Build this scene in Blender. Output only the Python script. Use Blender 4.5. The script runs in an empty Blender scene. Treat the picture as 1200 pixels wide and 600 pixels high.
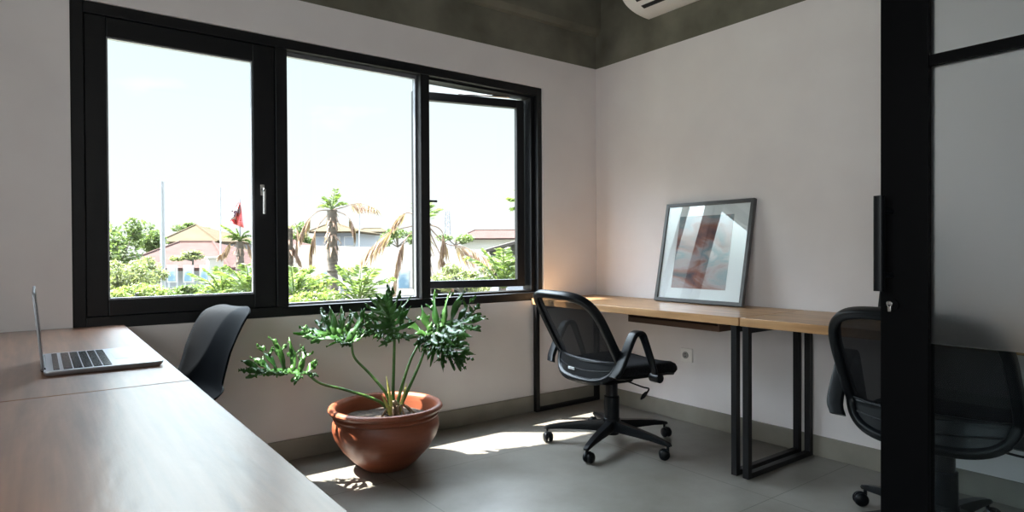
import bpy, math, random
from math import sin, cos, pi, radians
from mathutils import Vector, Matrix, noise

S = bpy.context.scene
COL = S.collection
V = Vector

# ------------------------------------------------------------------ camera
F_PX = 740.38
CAM = V((-3.2543, -3.3120, 1.08))
YAW, PITCH, ROLL = radians(36.8816), radians(-0.49994), radians(-0.30094)
_f = V((sin(YAW) * cos(PITCH), cos(YAW) * cos(PITCH), sin(PITCH)))
_r = V((cos(YAW), -sin(YAW), 0)); _u = _r.cross(_f)
CF, CR, CU = _f, _r * cos(ROLL) + _u * sin(ROLL), _u * cos(ROLL) - _r * sin(ROLL)
cd = bpy.data.cameras.new('camera'); cam = bpy.data.objects.new('camera', cd); COL.objects.link(cam)
cd.sensor_width = 36; cd.lens = F_PX / 1200 * 36; cd.clip_start = 0.02; cd.clip_end = 400
m = Matrix.Identity(4)
for i in range(3):
    m[i][0] = CR[i]; m[i][1] = CU[i]; m[i][2] = -CF[i]; m[i][3] = CAM[i]
cam.matrix_world = m
S.camera = cam

def at(px, py, D):
    """a point of the view outside, D metres ahead"""
    return CAM + CF * D + CR * ((px - 600) * D / F_PX) + CU * ((300 - py) * D / F_PX)

# ------------------------------------------------------------------ light
S.view_settings.view_transform = 'Standard'
S.view_settings.look = 'None'
S.view_settings.gamma = 1.0
S.view_settings.use_curve_mapping = False
S.view_settings.exposure = 0.66
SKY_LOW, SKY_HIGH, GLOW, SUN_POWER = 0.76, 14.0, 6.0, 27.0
SUN_DIR = V((0.464, -0.3625, -1.0)).normalized()

w = bpy.data.worlds.new('world'); S.world = w; w.use_nodes = True
nt = w.node_tree; nt.nodes.clear()
def N(nt, t, **kw):
    n = nt.nodes.new(t)
    for k, v in kw.items(): setattr(n, k, v)
    return n
out = N(nt, 'ShaderNodeOutputWorld'); bg = N(nt, 'ShaderNodeBackground')
tc = N(nt, 'ShaderNodeTexCoord'); sp = N(nt, 'ShaderNodeSeparateXYZ')
nt.links.new(tc.outputs['Generated'], sp.inputs[0])
rc = N(nt, 'ShaderNodeValToRGB')
els = rc.color_ramp.elements
els[0].position = 0.0; els[0].color = (0.93, 0.96, 0.95, 1)
els[1].position = 0.12; els[1].color = (0.89, 0.955, 0.955, 1)
e = els.new(0.33); e.color = (0.76, 0.93, 0.935, 1)
e = els.new(0.45); e.color = (0.76, 0.87, 1.0, 1)
nt.links.new(sp.outputs['Z'], rc.inputs[0])
nz = N(nt, 'ShaderNodeTexNoise'); nz.inputs['Scale'].default_value = 5.0; nz.inputs['Detail'].default_value = 6
mp = N(nt, 'ShaderNodeMapping'); mp.inputs['Scale'].default_value = (1, 1, 3)
nt.links.new(tc.outputs['Generated'], mp.inputs[0]); nt.links.new(mp.outputs[0], nz.inputs['Vector'])
cr = N(nt, 'ShaderNodeMapRange'); cr.inputs['From Min'].default_value = 0.62; cr.inputs['From Max'].default_value = 0.78
nt.links.new(nz.outputs['Fac'], cr.inputs['Value'])
mx = N(nt, 'ShaderNodeMix', data_type='RGBA'); mx.inputs['B'].default_value = (0.97, 0.97, 0.97, 1)
nt.links.new(cr.outputs[0], mx.inputs['Factor']); nt.links.new(rc.outputs[0], mx.inputs['A'])
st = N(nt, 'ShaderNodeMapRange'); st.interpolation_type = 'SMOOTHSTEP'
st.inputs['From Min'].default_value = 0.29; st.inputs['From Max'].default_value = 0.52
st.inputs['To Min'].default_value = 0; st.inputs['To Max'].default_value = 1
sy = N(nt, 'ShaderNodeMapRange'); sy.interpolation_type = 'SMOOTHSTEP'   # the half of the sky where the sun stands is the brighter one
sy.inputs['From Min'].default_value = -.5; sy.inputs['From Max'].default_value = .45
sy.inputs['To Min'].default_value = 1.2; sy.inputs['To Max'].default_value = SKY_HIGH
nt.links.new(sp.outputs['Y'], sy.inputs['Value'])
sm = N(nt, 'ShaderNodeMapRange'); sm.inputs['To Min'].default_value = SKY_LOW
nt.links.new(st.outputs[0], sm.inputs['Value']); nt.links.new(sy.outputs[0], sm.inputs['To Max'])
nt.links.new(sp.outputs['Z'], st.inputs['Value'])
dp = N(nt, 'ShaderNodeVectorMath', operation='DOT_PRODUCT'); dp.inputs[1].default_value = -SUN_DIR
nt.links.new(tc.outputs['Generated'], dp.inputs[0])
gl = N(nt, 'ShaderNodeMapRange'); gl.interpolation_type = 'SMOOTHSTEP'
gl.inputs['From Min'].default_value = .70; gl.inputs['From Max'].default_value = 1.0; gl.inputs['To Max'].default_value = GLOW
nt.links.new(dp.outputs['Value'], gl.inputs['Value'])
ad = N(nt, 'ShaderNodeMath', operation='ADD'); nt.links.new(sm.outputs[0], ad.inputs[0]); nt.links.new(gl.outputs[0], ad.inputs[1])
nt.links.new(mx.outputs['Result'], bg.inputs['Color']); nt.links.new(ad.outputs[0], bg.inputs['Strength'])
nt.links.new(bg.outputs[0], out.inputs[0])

sd = bpy.data.lights.new('sun', 'SUN'); sun = bpy.data.objects.new('sun', sd); COL.objects.link(sun)
sd.energy = SUN_POWER; sd.angle = radians(0.5); sd.color = (1.0, 0.93, 0.84)
sun.location = (-8, 10, 12)
sun.rotation_euler = SUN_DIR.to_track_quat('-Z', 'Y').to_euler()

# added fill: area lamp outside an invented left-wall window, brightens the room
LEFT_W = 37.0
def fill_light(name, loc, rot, sx, sy, e, col):
    l = bpy.data.lights.new(name, 'AREA'); l.shape = 'RECTANGLE'; l.size = sx; l.size_y = sy; l.energy = e; l.color = col
    o = bpy.data.objects.new(name, l); COL.objects.link(o); o.location = loc; o.rotation_euler = rot
fill_light('fill_light_left', (-4.86, -3.3, 1.55), (0, radians(-90), 0), 1.5, 3.0, LEFT_W, (.94, .97, 1.0))

# ------------------------------------------------------------------ materials
def mat(name, col, rough=0.6, metal=0.0, spec=0.5, **kw):
    m = bpy.data.materials.new(name); m.use_nodes = True
    b = m.node_tree.nodes['Principled BSDF']
    b.inputs['Base Color'].default_value = (*col, 1)
    b.inputs['Roughness'].default_value = rough
    b.inputs['Metallic'].default_value = metal
    b.inputs['Specular IOR Level'].default_value = spec
    for k, v in kw.items(): b.inputs[k].default_value = v
    return m
def noisy(m, c1, c2, scale=8, detail=5, stretch=(1, 1, 1), lo=.35, hi=.65, bump=0.0, rough=None, coord='Object'):
    nt = m.node_tree; b = nt.nodes['Principled BSDF']
    tc = N(nt, 'ShaderNodeTexCoord'); mp = N(nt, 'ShaderNodeMapping'); mp.inputs['Scale'].default_value = stretch
    nz = N(nt, 'ShaderNodeTexNoise'); nz.inputs['Scale'].default_value = scale; nz.inputs['Detail'].default_value = detail
    r = N(nt, 'ShaderNodeValToRGB'); r.color_ramp.elements[0].position = lo; r.color_ramp.elements[1].position = hi
    r.color_ramp.elements[0].color = (*c1, 1); r.color_ramp.elements[1].color = (*c2, 1)
    nt.links.new(tc.outputs[coord], mp.inputs[0]); nt.links.new(mp.outputs[0], nz.inputs['Vector'])
    nt.links.new(nz.outputs['Fac'], r.inputs[0]); nt.links.new(r.outputs[0], b.inputs['Base Color'])
    if bump:
        bp = N(nt, 'ShaderNodeBump'); bp.inputs['Strength'].default_value = bump; bp.inputs['Distance'].default_value = 0.01
        nt.links.new(nz.outputs['Fac'], bp.inputs['Height']); nt.links.new(bp.outputs[0], b.inputs['Normal'])
    if rough:
        q = N(nt, 'ShaderNodeMapRange'); q.inputs['To Min'].default_value = rough[0]; q.inputs['To Max'].default_value = rough[1]
        nt.links.new(nz.outputs['Fac'], q.inputs['Value']); nt.links.new(q.outputs[0], b.inputs['Roughness'])
    return m
def wood(name, dark, mid, light, grain_axis=1, rough=0.4, scale=1.0, knots=False):
    m = mat(name, mid, rough); nt = m.node_tree; b = nt.nodes['Principled BSDF']
    tc = N(nt, 'ShaderNodeTexCoord'); mp = N(nt, 'ShaderNodeMapping')
    s = [9 * scale] * 3; s[grain_axis] = 0.9 * scale; mp.inputs['Scale'].default_value = s
    n1 = N(nt, 'ShaderNodeTexNoise'); n1.inputs['Scale'].default_value = 2.2; n1.inputs['Detail'].default_value = 8; n1.inputs['Distortion'].default_value = 0.7
    r = N(nt, 'ShaderNodeValToRGB'); E = r.color_ramp.elements
    E[0].position = .28; E[0].color = (*dark, 1); E[1].position = .72; E[1].color = (*light, 1)
    e = E.new(.5); e.color = (*mid, 1)
    mp2 = N(nt, 'ShaderNodeMapping'); s2 = [90 * scale] * 3; s2[grain_axis] = 3; mp2.inputs['Scale'].default_value = s2
    n2 = N(nt, 'ShaderNodeTexNoise'); n2.inputs['Scale'].default_value = 1.0; n2.inputs['Detail'].default_value = 3
    mx = N(nt, 'ShaderNodeMix', data_type='RGBA', blend_type='MULTIPLY'); mx.inputs['Factor'].default_value = .35
    for a, q in ((mp, n1), (mp2, n2)):
        nt.links.new(tc.outputs['Object'], a.inputs[0]); nt.links.new(a.outputs[0], q.inputs['Vector'])
    nt.links.new(n1.outputs['Fac'], r.inputs[0]); nt.links.new(r.outputs[0], mx.inputs['A'])
    mr = N(nt, 'ShaderNodeMapRange'); mr.inputs['From Min'].default_value = .3; mr.inputs['From Max'].default_value = .7; mr.inputs['To Min'].default_value = .45; mr.inputs['To Max'].default_value = 1.1
    nt.links.new(n2.outputs['Fac'], mr.inputs['Value']); nt.links.new(mr.outputs[0], mx.inputs['B'])
    nt.links.new(mx.outputs['Result'], b.inputs['Base Color'])
    if knots:
        vn = N(nt, 'ShaderNodeTexVoronoi'); vn.inputs['Scale'].default_value = 2.1
        mp3 = N(nt, 'ShaderNodeMapping'); s3 = [2.5] * 3; s3[grain_axis] = 1.0; mp3.inputs['Scale'].default_value = s3
        nt.links.new(tc.outputs['Object'], mp3.inputs[0]); nt.links.new(mp3.outputs[0], vn.inputs['Vector'])
        kr = N(nt, 'ShaderNodeMapRange'); kr.inputs['From Min'].default_value = .03; kr.inputs['From Max'].default_value = .12
        nt.links.new(vn.outputs['Distance'], kr.inputs['Value'])
        k = N(nt, 'ShaderNodeMix', data_type='RGBA'); k.inputs['A'].default_value = (*[c * .35 for c in dark], 1)
        nt.links.new(kr.outputs[0], k.inputs['Factor']); nt.links.new(mx.outputs['Result'], k.inputs['B'])
        nt.links.new(k.outputs['Result'], b.inputs['Base Color'])
    bp = N(nt, 'ShaderNodeBump'); bp.inputs['Strength'].default_value = .08; bp.inputs['Distance'].default_value = .004
    nt.links.new(n2.outputs['Fac'], bp.inputs['Height']); nt.links.new(bp.outputs[0], b.inputs['Normal'])
    return m
def thin_glass(name, tint=(1, 1, 1), refl=1.0):
    m = bpy.data.materials.new(name); m.use_nodes = True; nt = m.node_tree; nt.nodes.clear()
    o = N(nt, 'ShaderNodeOutputMaterial'); t = N(nt, 'ShaderNodeBsdfTransparent'); g = N(nt, 'ShaderNodeBsdfGlossy')
    t.inputs[0].default_value = (*tint, 1); g.inputs['Roughness'].default_value = 0.01
    f = N(nt, 'ShaderNodeFresnel'); f.inputs[0].default_value = 1.45
    q = N(nt, 'ShaderNodeMath', operation='MULTIPLY'); q.inputs[1].default_value = refl
    mx = N(nt, 'ShaderNodeMixShader')
    gm = N(nt, 'ShaderNodeNewGeometry'); iv = N(nt, 'ShaderNodeMath', operation='SUBTRACT'); iv.inputs[0].default_value = 1
    q2 = N(nt, 'ShaderNodeMath', operation='MULTIPLY'); nt.links.new(gm.outputs['Backfacing'], iv.inputs[1])
    nt.links.new(f.outputs[0], q.inputs[0]); nt.links.new(q.outputs[0], q2.inputs[0]); nt.links.new(iv.outputs[0], q2.inputs[1]); nt.links.new(q2.outputs[0], mx.inputs[0])
    nt.links.new(t.outputs[0], mx.inputs[1]); nt.links.new(g.outputs[0], mx.inputs[2]); nt.links.new(mx.outputs[0], o.inputs[0])
    return m

M = {}
M['wall'] = noisy(mat('wall_paint', (.73, .69, .685), .75, spec=.25), (.715, .668, .665), (.755, .712, .706), 3, 4)
M['concrete'] = noisy(mat('band_concrete', (.2, .2, .16), .8, spec=.2), (.095, .091, .070), (.215, .202, .160), 2.6, 9, lo=.32, hi=.72, bump=.2)
M['skirt'] = noisy(mat('skirting_tile', (.3, .28, .24), .55), (.19, .175, .145), (.27, .25, .21), 4, 6, lo=.3, hi=.7)
M['black'] = mat('black_aluminium', (.004, .0045, .006), .40, spec=.35)
M['black_door'] = mat('black_door_metal', (.0015, .0015, .002), .55, spec=.06)
M['steel'] = mat('black_steel', (.005, .005, .006), .45, spec=.35)
M['plastic'] = mat('black_plastic', (.0032, .0044, .006), .38, spec=.5, IOR=1.32)
M['shell'] = mat('black_shell_plastic', (.003, .004, .0055), .6, spec=.3, IOR=1.18)
M['fabric'] = noisy(mat('black_fabric', (.01, .01, .011), .95, spec=.15), (.007, .007, .008), (.014, .014, .016), 120, 2)
M['gas'] = mat('column_metal', (.02, .02, .022), .3, .6)
M['chrome'] = mat('chrome', (.75, .75, .74), .18, 1.0)
M['alu'] = mat('laptop_aluminium', (.34, .35, .38), .36, .85)
M['white'] = mat('white_plastic', (.80, .77, .75), .35)
M['socket'] = mat('socket_grey', (.32, .31, .30), .5)  # even mid grey for the socket outlet and the housing seam
M['glass'] = thin_glass('window_glass', (.97, .985, .98), .8)
M['clear'] = thin_glass('door_glass', (.80, .86, .88), .6)
M['artglass'] = thin_glass('picture_glass', (.97, .98, .98), 3.2)
M['oak'] = wood('light_oak', (.36, .185, .078), (.50, .285, .135), (.59, .365, .19), 1, .34, knots=True)
M['walnut'] = wood('brown_laminate', (.165, .073, .036), (.24, .112, .058), (.31, .155, .085), 1, .42, scale=.8)
nt = M['walnut'].node_tree; b = nt.nodes['Principled BSDF']
nq = N(nt, 'ShaderNodeTexNoise'); nq.inputs['Scale'].default_value = 45; nq.inputs['Detail'].default_value = 6; tq = N(nt, 'ShaderNodeTexCoord')
mq = N(nt, 'ShaderNodeMapping'); mq.inputs['Scale'].default_value = (1, .35, 1); nt.links.new(tq.outputs['Object'], mq.inputs[0]); nt.links.new(mq.outputs[0], nq.inputs['Vector'])
bq = N(nt, 'ShaderNodeBump'); bq.inputs['Strength'].default_value = .22; bq.inputs['Distance'].default_value = .003
nt.links.new(nq.outputs['Fac'], bq.inputs['Height']); nt.links.new(bq.outputs[0], b.inputs['Coat Normal'])
b.inputs['Coat Weight'].default_value = 1; b.inputs['Coat Roughness'].default_value = .27; b.inputs['Coat IOR'].default_value = 1.7
M['tray'] = wood('dark_brown_wood', (.06, .03, .015), (.10, .05, .028), (.14, .07, .04), 1, .5)
M['terra'] = noisy(mat('terracotta', (.4, .13, .06), .42), (.17, .043, .019), (.29, .088, .042), 6, 6, stretch=(.6, .6, 5), lo=.3, hi=.7, bump=.08)
M['soil'] = noisy(mat('potting_soil', (.06, .04, .03), .95), (.012, .009, .007), (.075, .055, .04), 60, 4, bump=.6)
M['root'] = noisy(mat('root_bark', (.3, .2, .12), .8), (.16, .09, .05), (.42, .32, .22), 30, 3)
M['pot_white'] = mat('pebble', (.6, .56, .5), .6)

def leafmat(name, c1, c2, trans=.35, rough=.35):
    m = bpy.data.materials.new(name); m.use_nodes = True; nt = m.node_tree; b = nt.nodes['Principled BSDF']
    b.inputs['Roughness'].default_value = rough
    noisy(m, c1, c2, 9, 3)
    o = nt.nodes['Material Output']; t = N(nt, 'ShaderNodeBsdfTranslucent')
    t.inputs[0].default_value = (c2[0] * 1.3, c2[1] * 1.5, c2[2] * .7, 1)
    mx = N(nt, 'ShaderNodeMixShader'); mx.inputs[0].default_value = trans
    nt.links.new(b.outputs[0], mx.inputs[1]); nt.links.new(t.outputs[0], mx.inputs[2]); nt.links.new(mx.outputs[0], o.inputs[0])
    return m
M['philo'] = leafmat('philodendron_leaf', (.018, .062, .014), (.07, .17, .04), .28, .24)
M['stem'] = noisy(mat('green_stem', (.06, .15, .03), .4), (.03, .10, .02), (.12, .24, .05), 12, 3)
M['sheath'] = mat('pale_sheath', (.50, .52, .14), .5)

# floor: large grey tiles with thin joints
fm = mat('grey_floor_tile', (.2, .2, .19), .3); nt = fm.node_tree; b = nt.nodes['Principled BSDF']
tc = N(nt, 'ShaderNodeTexCoord'); n1 = N(nt, 'ShaderNodeTexNoise'); n1.inputs['Scale'].default_value = 1.7; n1.inputs['Detail'].default_value = 9; n1.inputs['Roughness'].default_value = .62
nt.links.new(tc.outputs['Object'], n1.inputs['Vector'])
r = N(nt, 'ShaderNodeValToRGB'); r.color_ramp.elements[0].position = .3; r.color_ramp.elements[1].position = .72
r.color_ramp.elements[0].color = (.115, .105, .088, 1); r.color_ramp.elements[1].color = (.265, .252, .228, 1)
nt.links.new(n1.outputs['Fac'], r.inputs[0])
mp = N(nt, 'ShaderNodeMapping'); mp.inputs['Location'].default_value = (1.92 / 1.0, .60, 0); nt.links.new(tc.outputs['Object'], mp.inputs[0])
bt = N(nt, 'ShaderNodeTexBrick'); bt.offset = 0; bt.inputs['Scale'].default_value = 1; bt.inputs['Mortar Size'].default_value = .0022
bt.inputs['Brick Width'].default_value = 1.2; bt.inputs['Row Height'].default_value = 1.2; bt.inputs['Mortar Smooth'].default_value = .3
nt.links.new(mp.outputs[0], bt.inputs['Vector'])
mx = N(nt, 'ShaderNodeMix', data_type='RGBA'); mx.inputs['B'].default_value = (.07, .065, .055, 1)
nt.links.new(bt.outputs['Fac'], mx.inputs['Factor']); nt.links.new(r.outputs[0], mx.inputs['A']); nt.links.new(mx.outputs['Result'], b.inputs['Base Color'])
q = N(nt, 'ShaderNodeMapRange'); q.inputs['To Min'].default_value = .24; q.inputs['To Max'].default_value = .48
nt.links.new(n1.outputs['Fac'], q.inputs['Value']); nt.links.new(q.outputs[0], b.inputs['Roughness'])
M['floor'] = fm

# frosted film glass
fg = bpy.data.materials.new('frosted_glass'); fg.use_nodes = True; b = fg.node_tree.nodes['Principled BSDF']
b.inputs['Base Color'].default_value = (.80, .85, .88, 1); b.inputs['Roughness'].default_value = .45
b.inputs['Transmission Weight'].default_value = 1.0; b.inputs['IOR'].default_value = 1.25
M['frost'] = fg

# chair mesh cloth: fine open weave
cm = bpy.data.materials.new('chair_mesh_cloth'); cm.use_nodes = True; nt = cm.node_tree; b = nt.nodes['Principled BSDF']
b.inputs['Base Color'].default_value = (.004, .005, .007, 1); b.inputs['Specular IOR Level'].default_value = .25; b.inputs['Roughness'].default_value = .7
o = nt.nodes['Material Output']; t = N(nt, 'ShaderNodeBsdfTransparent'); mx = N(nt, 'ShaderNodeMixShader')
tc = N(nt, 'ShaderNodeTexCoord'); ck = N(nt, 'ShaderNodeTexChecker'); ck.inputs['Scale'].default_value = 520
ck.inputs['Color1'].default_value = (.84,) * 3 + (1,); ck.inputs['Color2'].default_value = (.98,) * 3 + (1,)
nt.links.new(tc.outputs['Object'], ck.inputs['Vector']); nt.links.new(ck.outputs['Color'], mx.inputs[0])
nt.links.new(t.outputs[0], mx.inputs[1]); nt.links.new(b.outputs[0], mx.inputs[2]); nt.links.new(mx.outputs[0], o.inputs[0])
M['mesh'] = cm

# ------------------------------------------------------------------ geometry helpers
def tag(o, label=None, cat=None, group=None, kind=None):
    if label: o['label'] = label
    if cat: o['category'] = cat
    if group: o['group'] = group
    if kind: o['kind'] = kind
    return o
def empty(name, loc=(0, 0, 0), rz=0):
    o = bpy.data.objects.new(name, None); COL.objects.link(o); o.location = loc; o.rotation_euler = (0, 0, rz)
    o.empty_display_size = .1
    return o
def copy_tree(o, parent=None):
    c = o.copy(); COL.objects.link(c); c.parent = parent
    for ch in list(o.children):
        copy_tree(ch, c)
    return c

class MB:
    def __init__(s): s.v = []; s.f = []
    def add(s, vs, fs, mtx=None):
        k = len(s.v)
        s.v += [tuple(mtx @ V(v)) if mtx else tuple(v) for v in vs]
        s.f += [tuple(i + k for i in f) for f in fs]
        return s
    def box(s, x0, x1, y0, y1, z0, z1, mtx=None):
        vs = [(x, y, z) for x in (x0, x1) for y in (y0, y1) for z in (z0, z1)]
        return s.add(vs, [(0, 1, 3, 2), (4, 6, 7, 5), (0, 4, 5, 1), (2, 3, 7, 6), (0, 2, 6, 4), (1, 5, 7, 3)], mtx)
    def rings(s, rings, closed=True, caps=True):
        k = len(s.v); n = len(rings[0])
        for r in rings: s.v += [tuple(p) for p in r]
        for i in range(len(rings) - 1):
            for j in range(n if closed else n - 1):
                a = k + i * n + j; b2 = k + i * n + (j + 1) % n
                s.f.append((a, b2, b2 + n, a + n))
        if caps and closed:
            s.f.append(tuple(k + j for j in reversed(range(n))))
            s.f.append(tuple(k + (len(rings) - 1) * n + j for j in range(n)))
        return s
    def sweep(s, pts, sec, up=V((0, 0, 1)), loop=False, scale=None, caps=True):
        """sec: list of (a,b) offsets along side and up axes"""
        pts = [V(p) for p in pts]; n = len(pts); R = []
        for i, p in enumerate(pts):
            if loop: t = (pts[(i + 1) % n] - pts[i - 1])
            else: t = pts[min(i + 1, n - 1)] - pts[max(i - 1, 0)]
            t = t.normalized(); u = V(up) if not callable(up) else up(i)
            sd = t.cross(u)
            if sd.length < 1e-4: sd = t.cross(V((1, 0.1, 0)))
            sd.normalize(); uu = sd.cross(t)
            k = scale[i] if scale else 1
            R.append([p + sd * a * k + uu * b2 * k for a, b2 in sec])
        if loop: R.append(R[0]); return s.rings(R, True, False)
        return s.rings(R, True, caps)
    def tube(s, pts, r, n=10, scale=None, loop=False, up=V((0, 0, 1))):
        return s.sweep(pts, [(r * cos(2 * pi * i / n), r * sin(2 * pi * i / n)) for i in range(n)], up, loop, scale)
    def lathe(s, prof, n=40, c=(0, 0, 0), mtx=None, closed=False):
        R = []
        for r, z in prof:
            R.append([(c[0] + r * cos(2 * pi * i / n), c[1] + r * sin(2 * pi * i / n), c[2] + z) for i in range(n)])
        if mtx: R = [[mtx @ V(p) for p in q] for q in R]
        return s.rings(R, True, not closed)
    def cyl(s, a, b2, r, n=16, r2=None):
        return s.tube([a, b2], r, n, scale=[1, (r2 if r2 is not None else r) / r], up=V((0.13, 0.31, 1)))
    def build(s, name, m, parent=None, smooth=35, bevel=0, seg=2, loc=None, subsurf=0, solid=0, weighted=False):
        me = bpy.data.meshes.new(name); me.from_pydata(s.v, [], s.f); me.validate(); me.update()
        import bmesh
        bm = bmesh.new(); bm.from_mesh(me); bmesh.ops.recalc_face_normals(bm, faces=bm.faces); bm.to_mesh(me); bm.free()
        me.materials.append(m if not isinstance(m, str) else M[m])
        if smooth:
            for p in me.polygons: p.use_smooth = True
            me.set_sharp_from_angle(angle=radians(smooth))
        o = bpy.data.objects.new(name, me); COL.objects.link(o)
        if parent is not None: o.parent = parent
        if loc: o.location = loc
        if solid:
            q = o.modifiers.new('solid', 'SOLIDIFY'); q.thickness = solid; q.offset = 0
        if bevel:
            q = o.modifiers.new('bevel', 'BEVEL'); q.width = bevel; q.segments = seg; q.limit_method = 'ANGLE'; q.angle_limit = radians(40)
        if subsurf:
            q = o.modifiers.new('sub', 'SUBSURF'); q.levels = subsurf; q.render_levels = subsurf
        return o
def rsec(wd, ht, r=0.0, k=3):
    """rounded rectangle section"""
    if r <= 0: return [(-wd / 2, -ht / 2), (wd / 2, -ht / 2), (wd / 2, ht / 2), (-wd / 2, ht / 2)]
    P = []
    for cx, cy, a0 in ((wd / 2 - r, ht / 2 - r, 0), (-wd / 2 + r, ht / 2 - r, 90), (-wd / 2 + r, -ht / 2 + r, 180), (wd / 2 - r, -ht / 2 + r, 270)):
        for i in range(k + 1):
            a = radians(a0 + 90 * i / k); P.append((cx + r * cos(a), cy + r * sin(a)))
    return P
def spline(P, n=8):
    P = [V(p) for p in P]; Q = [P[0] * 2 - P[1]] + P + [P[-1] * 2 - P[-2]]; R = []
    for i in range(1, len(Q) - 2):
        for j in range(n):
            t = j / n; a, b2, c, d = Q[i - 1], Q[i], Q[i + 1], Q[i + 2]
            R.append(0.5 * ((2 * b2) + (c - a) * t + (2 * a - 5 * b2 + 4 * c - d) * t * t + (3 * b2 - a - 3 * c + d) * t ** 3))
    R.append(P[-1]); return R

# ================================================================== THE ROOM
X0, Y0, ZC, TH = -4.7, -5.6, 3.1, 0.18
WX0, WX1, WZ0, WZ1 = -3.137, -0.501, 0.744, 2.182
o = MB().box(X0 - .2, TH, Y0 - .2, TH, -.12, 0).build('floor', 'floor'); tag(o, kind='structure')
o = MB().box(X0 - .2, TH, Y0 - .2, TH, ZC, ZC + .12).build('ceiling', 'concrete'); tag(o, kind='structure')
ZB = 2.392
mb = MB()
mb.box(X0, WX0, 0, TH, 0, ZB).box(WX1, TH, 0, TH, 0, ZB).box(WX0, WX1, 0, TH, 0, WZ0).box(WX0, WX1, 0, TH, WZ1, ZB)
tag(mb.build('wall_window', 'wall', smooth=0), kind='structure')
tag(MB().box(0, TH, Y0, 0, 0, ZB).build('wall_right', 'wall', smooth=0), kind='structure')
tag(MB().box(X0 - TH, X0, Y0, -4.8, 0, ZC).box(X0 - TH, X0, -1.8, TH, 0, ZC).box(X0 - TH, X0, -4.8, -1.8, 0, .8).box(X0 - TH, X0, -4.8, -1.8, 2.3, ZC).build('wall_left', 'wall', smooth=0), kind='structure')
tag(MB().box(X0, TH, Y0 - TH, Y0, 0, ZC).build('wall_back', 'wall', smooth=0), kind='structure')
o = MB().box(X0, TH, 0, TH, ZB, ZC).rings([[(x, 0, 2.622), (x, -.030, 2.630), (x, -.052, 2.665), (x, -.052, ZC), (x, 0, ZC)] for x in (X0, 0)]).build('trim_1', 'concrete', smooth=20); tag(o, kind='structure')
o = MB().box(0, TH, Y0, 0, ZB, ZC).build('trim_2', 'concrete', smooth=0); tag(o, kind='structure')
o = MB().box(X0, 0, -.012, 0, 0, .106).build('baseboard_window', 'skirt', bevel=.002); tag(o, kind='structure')
o = MB().box(-.012, 0, Y0, -.012, 0, .106).build('baseboard_right', 'skirt', bevel=.002); tag(o, kind='structure')

# ---- window
win = empty('window_1', (0, 0, 0)); tag(win, kind='structure')
YF, YB = .012, .115
def rect_frame(mb, x0, x1, z0, z1, l, r, b2, t, y0, y1):
    mb.box(x0, x0 + l, y0, y1, z0, z1); mb.box(x1 - r, x1, y0, y1, z0, z1)
    mb.box(x0 + l, x1 - r, y0, y1, z0, z0 + b2); mb.box(x0 + l, x1 - r, y0, y1, z1 - t, z1)
    return mb
rect_frame(MB(), WX0, WX1, WZ0, WZ1, .050, .036, .052, .052, YF, .15).build('frame', 'black', win, smooth=0, bevel=.003)
MB().box(-2.272, -2.212, YF, YB, WZ0 + .052, WZ1 - .052).build('mullion', 'black', win, smooth=0, bevel=.003)
MB().box(-1.431, -1.372, YF, YB, WZ0 + .052, WZ1 - .052).build('mullion', 'black', win, smooth=0, bevel=.003)
# left sash, closed
s1 = rect_frame(MB(), -3.087, -2.272, .796, 2.130, .084, .108, .074, .088, .024, .074).build('sash', 'black', win, smooth=0, bevel=.004)
rect_frame(MB(), -3.005, -2.378, .868, 2.044, .008, .008, .008, .008, .030, .052).build('glazing_bead', 'alu', s1, smooth=0)
MB().box(-2.997, -2.386, .046, .052, .876, 2.036).build('glass', 'glass', s1, smooth=0)
h = MB().box(-2.352, -2.332, .006, .024, 1.365, 1.42); h.sweep(spline([(-2.342, -.002, 1.40), (-2.342, -.028, 1.395), (-2.344, -.034, 1.37), (-2.344, -.030, 1.27)], 5), rsec(.013, .010, .004), up=V((0, 1, 0)))
h.build('handle', 'chrome', s1)
# fixed middle glass
g = rect_frame(MB(), -2.212, -1.431, .796, 2.130, .012, .012, .012, .022, .06, .085).build('glazing_bead', 'alu', win, smooth=0)
MB().box(-2.202, -1.441, .069, .075, .806, 2.110).build('glass', 'glass', win, smooth=0)
# right casement, open outward on its right-hand hinges
rv = rect_frame(MB(), -1.372, -.537, .796, 2.130, .012, .030, .014, .014, .05, .145).build('frame_rebate', 'black', win, smooth=0)
cs = empty('casement', (-.585, .10, 0), radians(-14)); cs.parent = win
cw = .775
sx = rect_frame(MB(), -cw, 0, .835, 2.105, .055, .055, .050, .055, 0, .045).build('sash', 'black', cs, smooth=0, bevel=.004)
MB().box(-cw + .05, -.05, .020, .026, .88, 2.055).build('glass', 'glass', cs, smooth=0)
hb = MB().box(-cw + .018, -cw + .038, -.014, 0, 1.37, 1.43); hb.box(-cw + .02, -cw + .15, -.028, -.016, 1.392, 1.406)
hb.build('handle', 'black', cs, bevel=.002)
MB().cyl((-cw * .6, .02, 2.112), (-cw * .15, -.02, 2.112), .006).build('stay_arm', 'chrome', cs)

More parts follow.
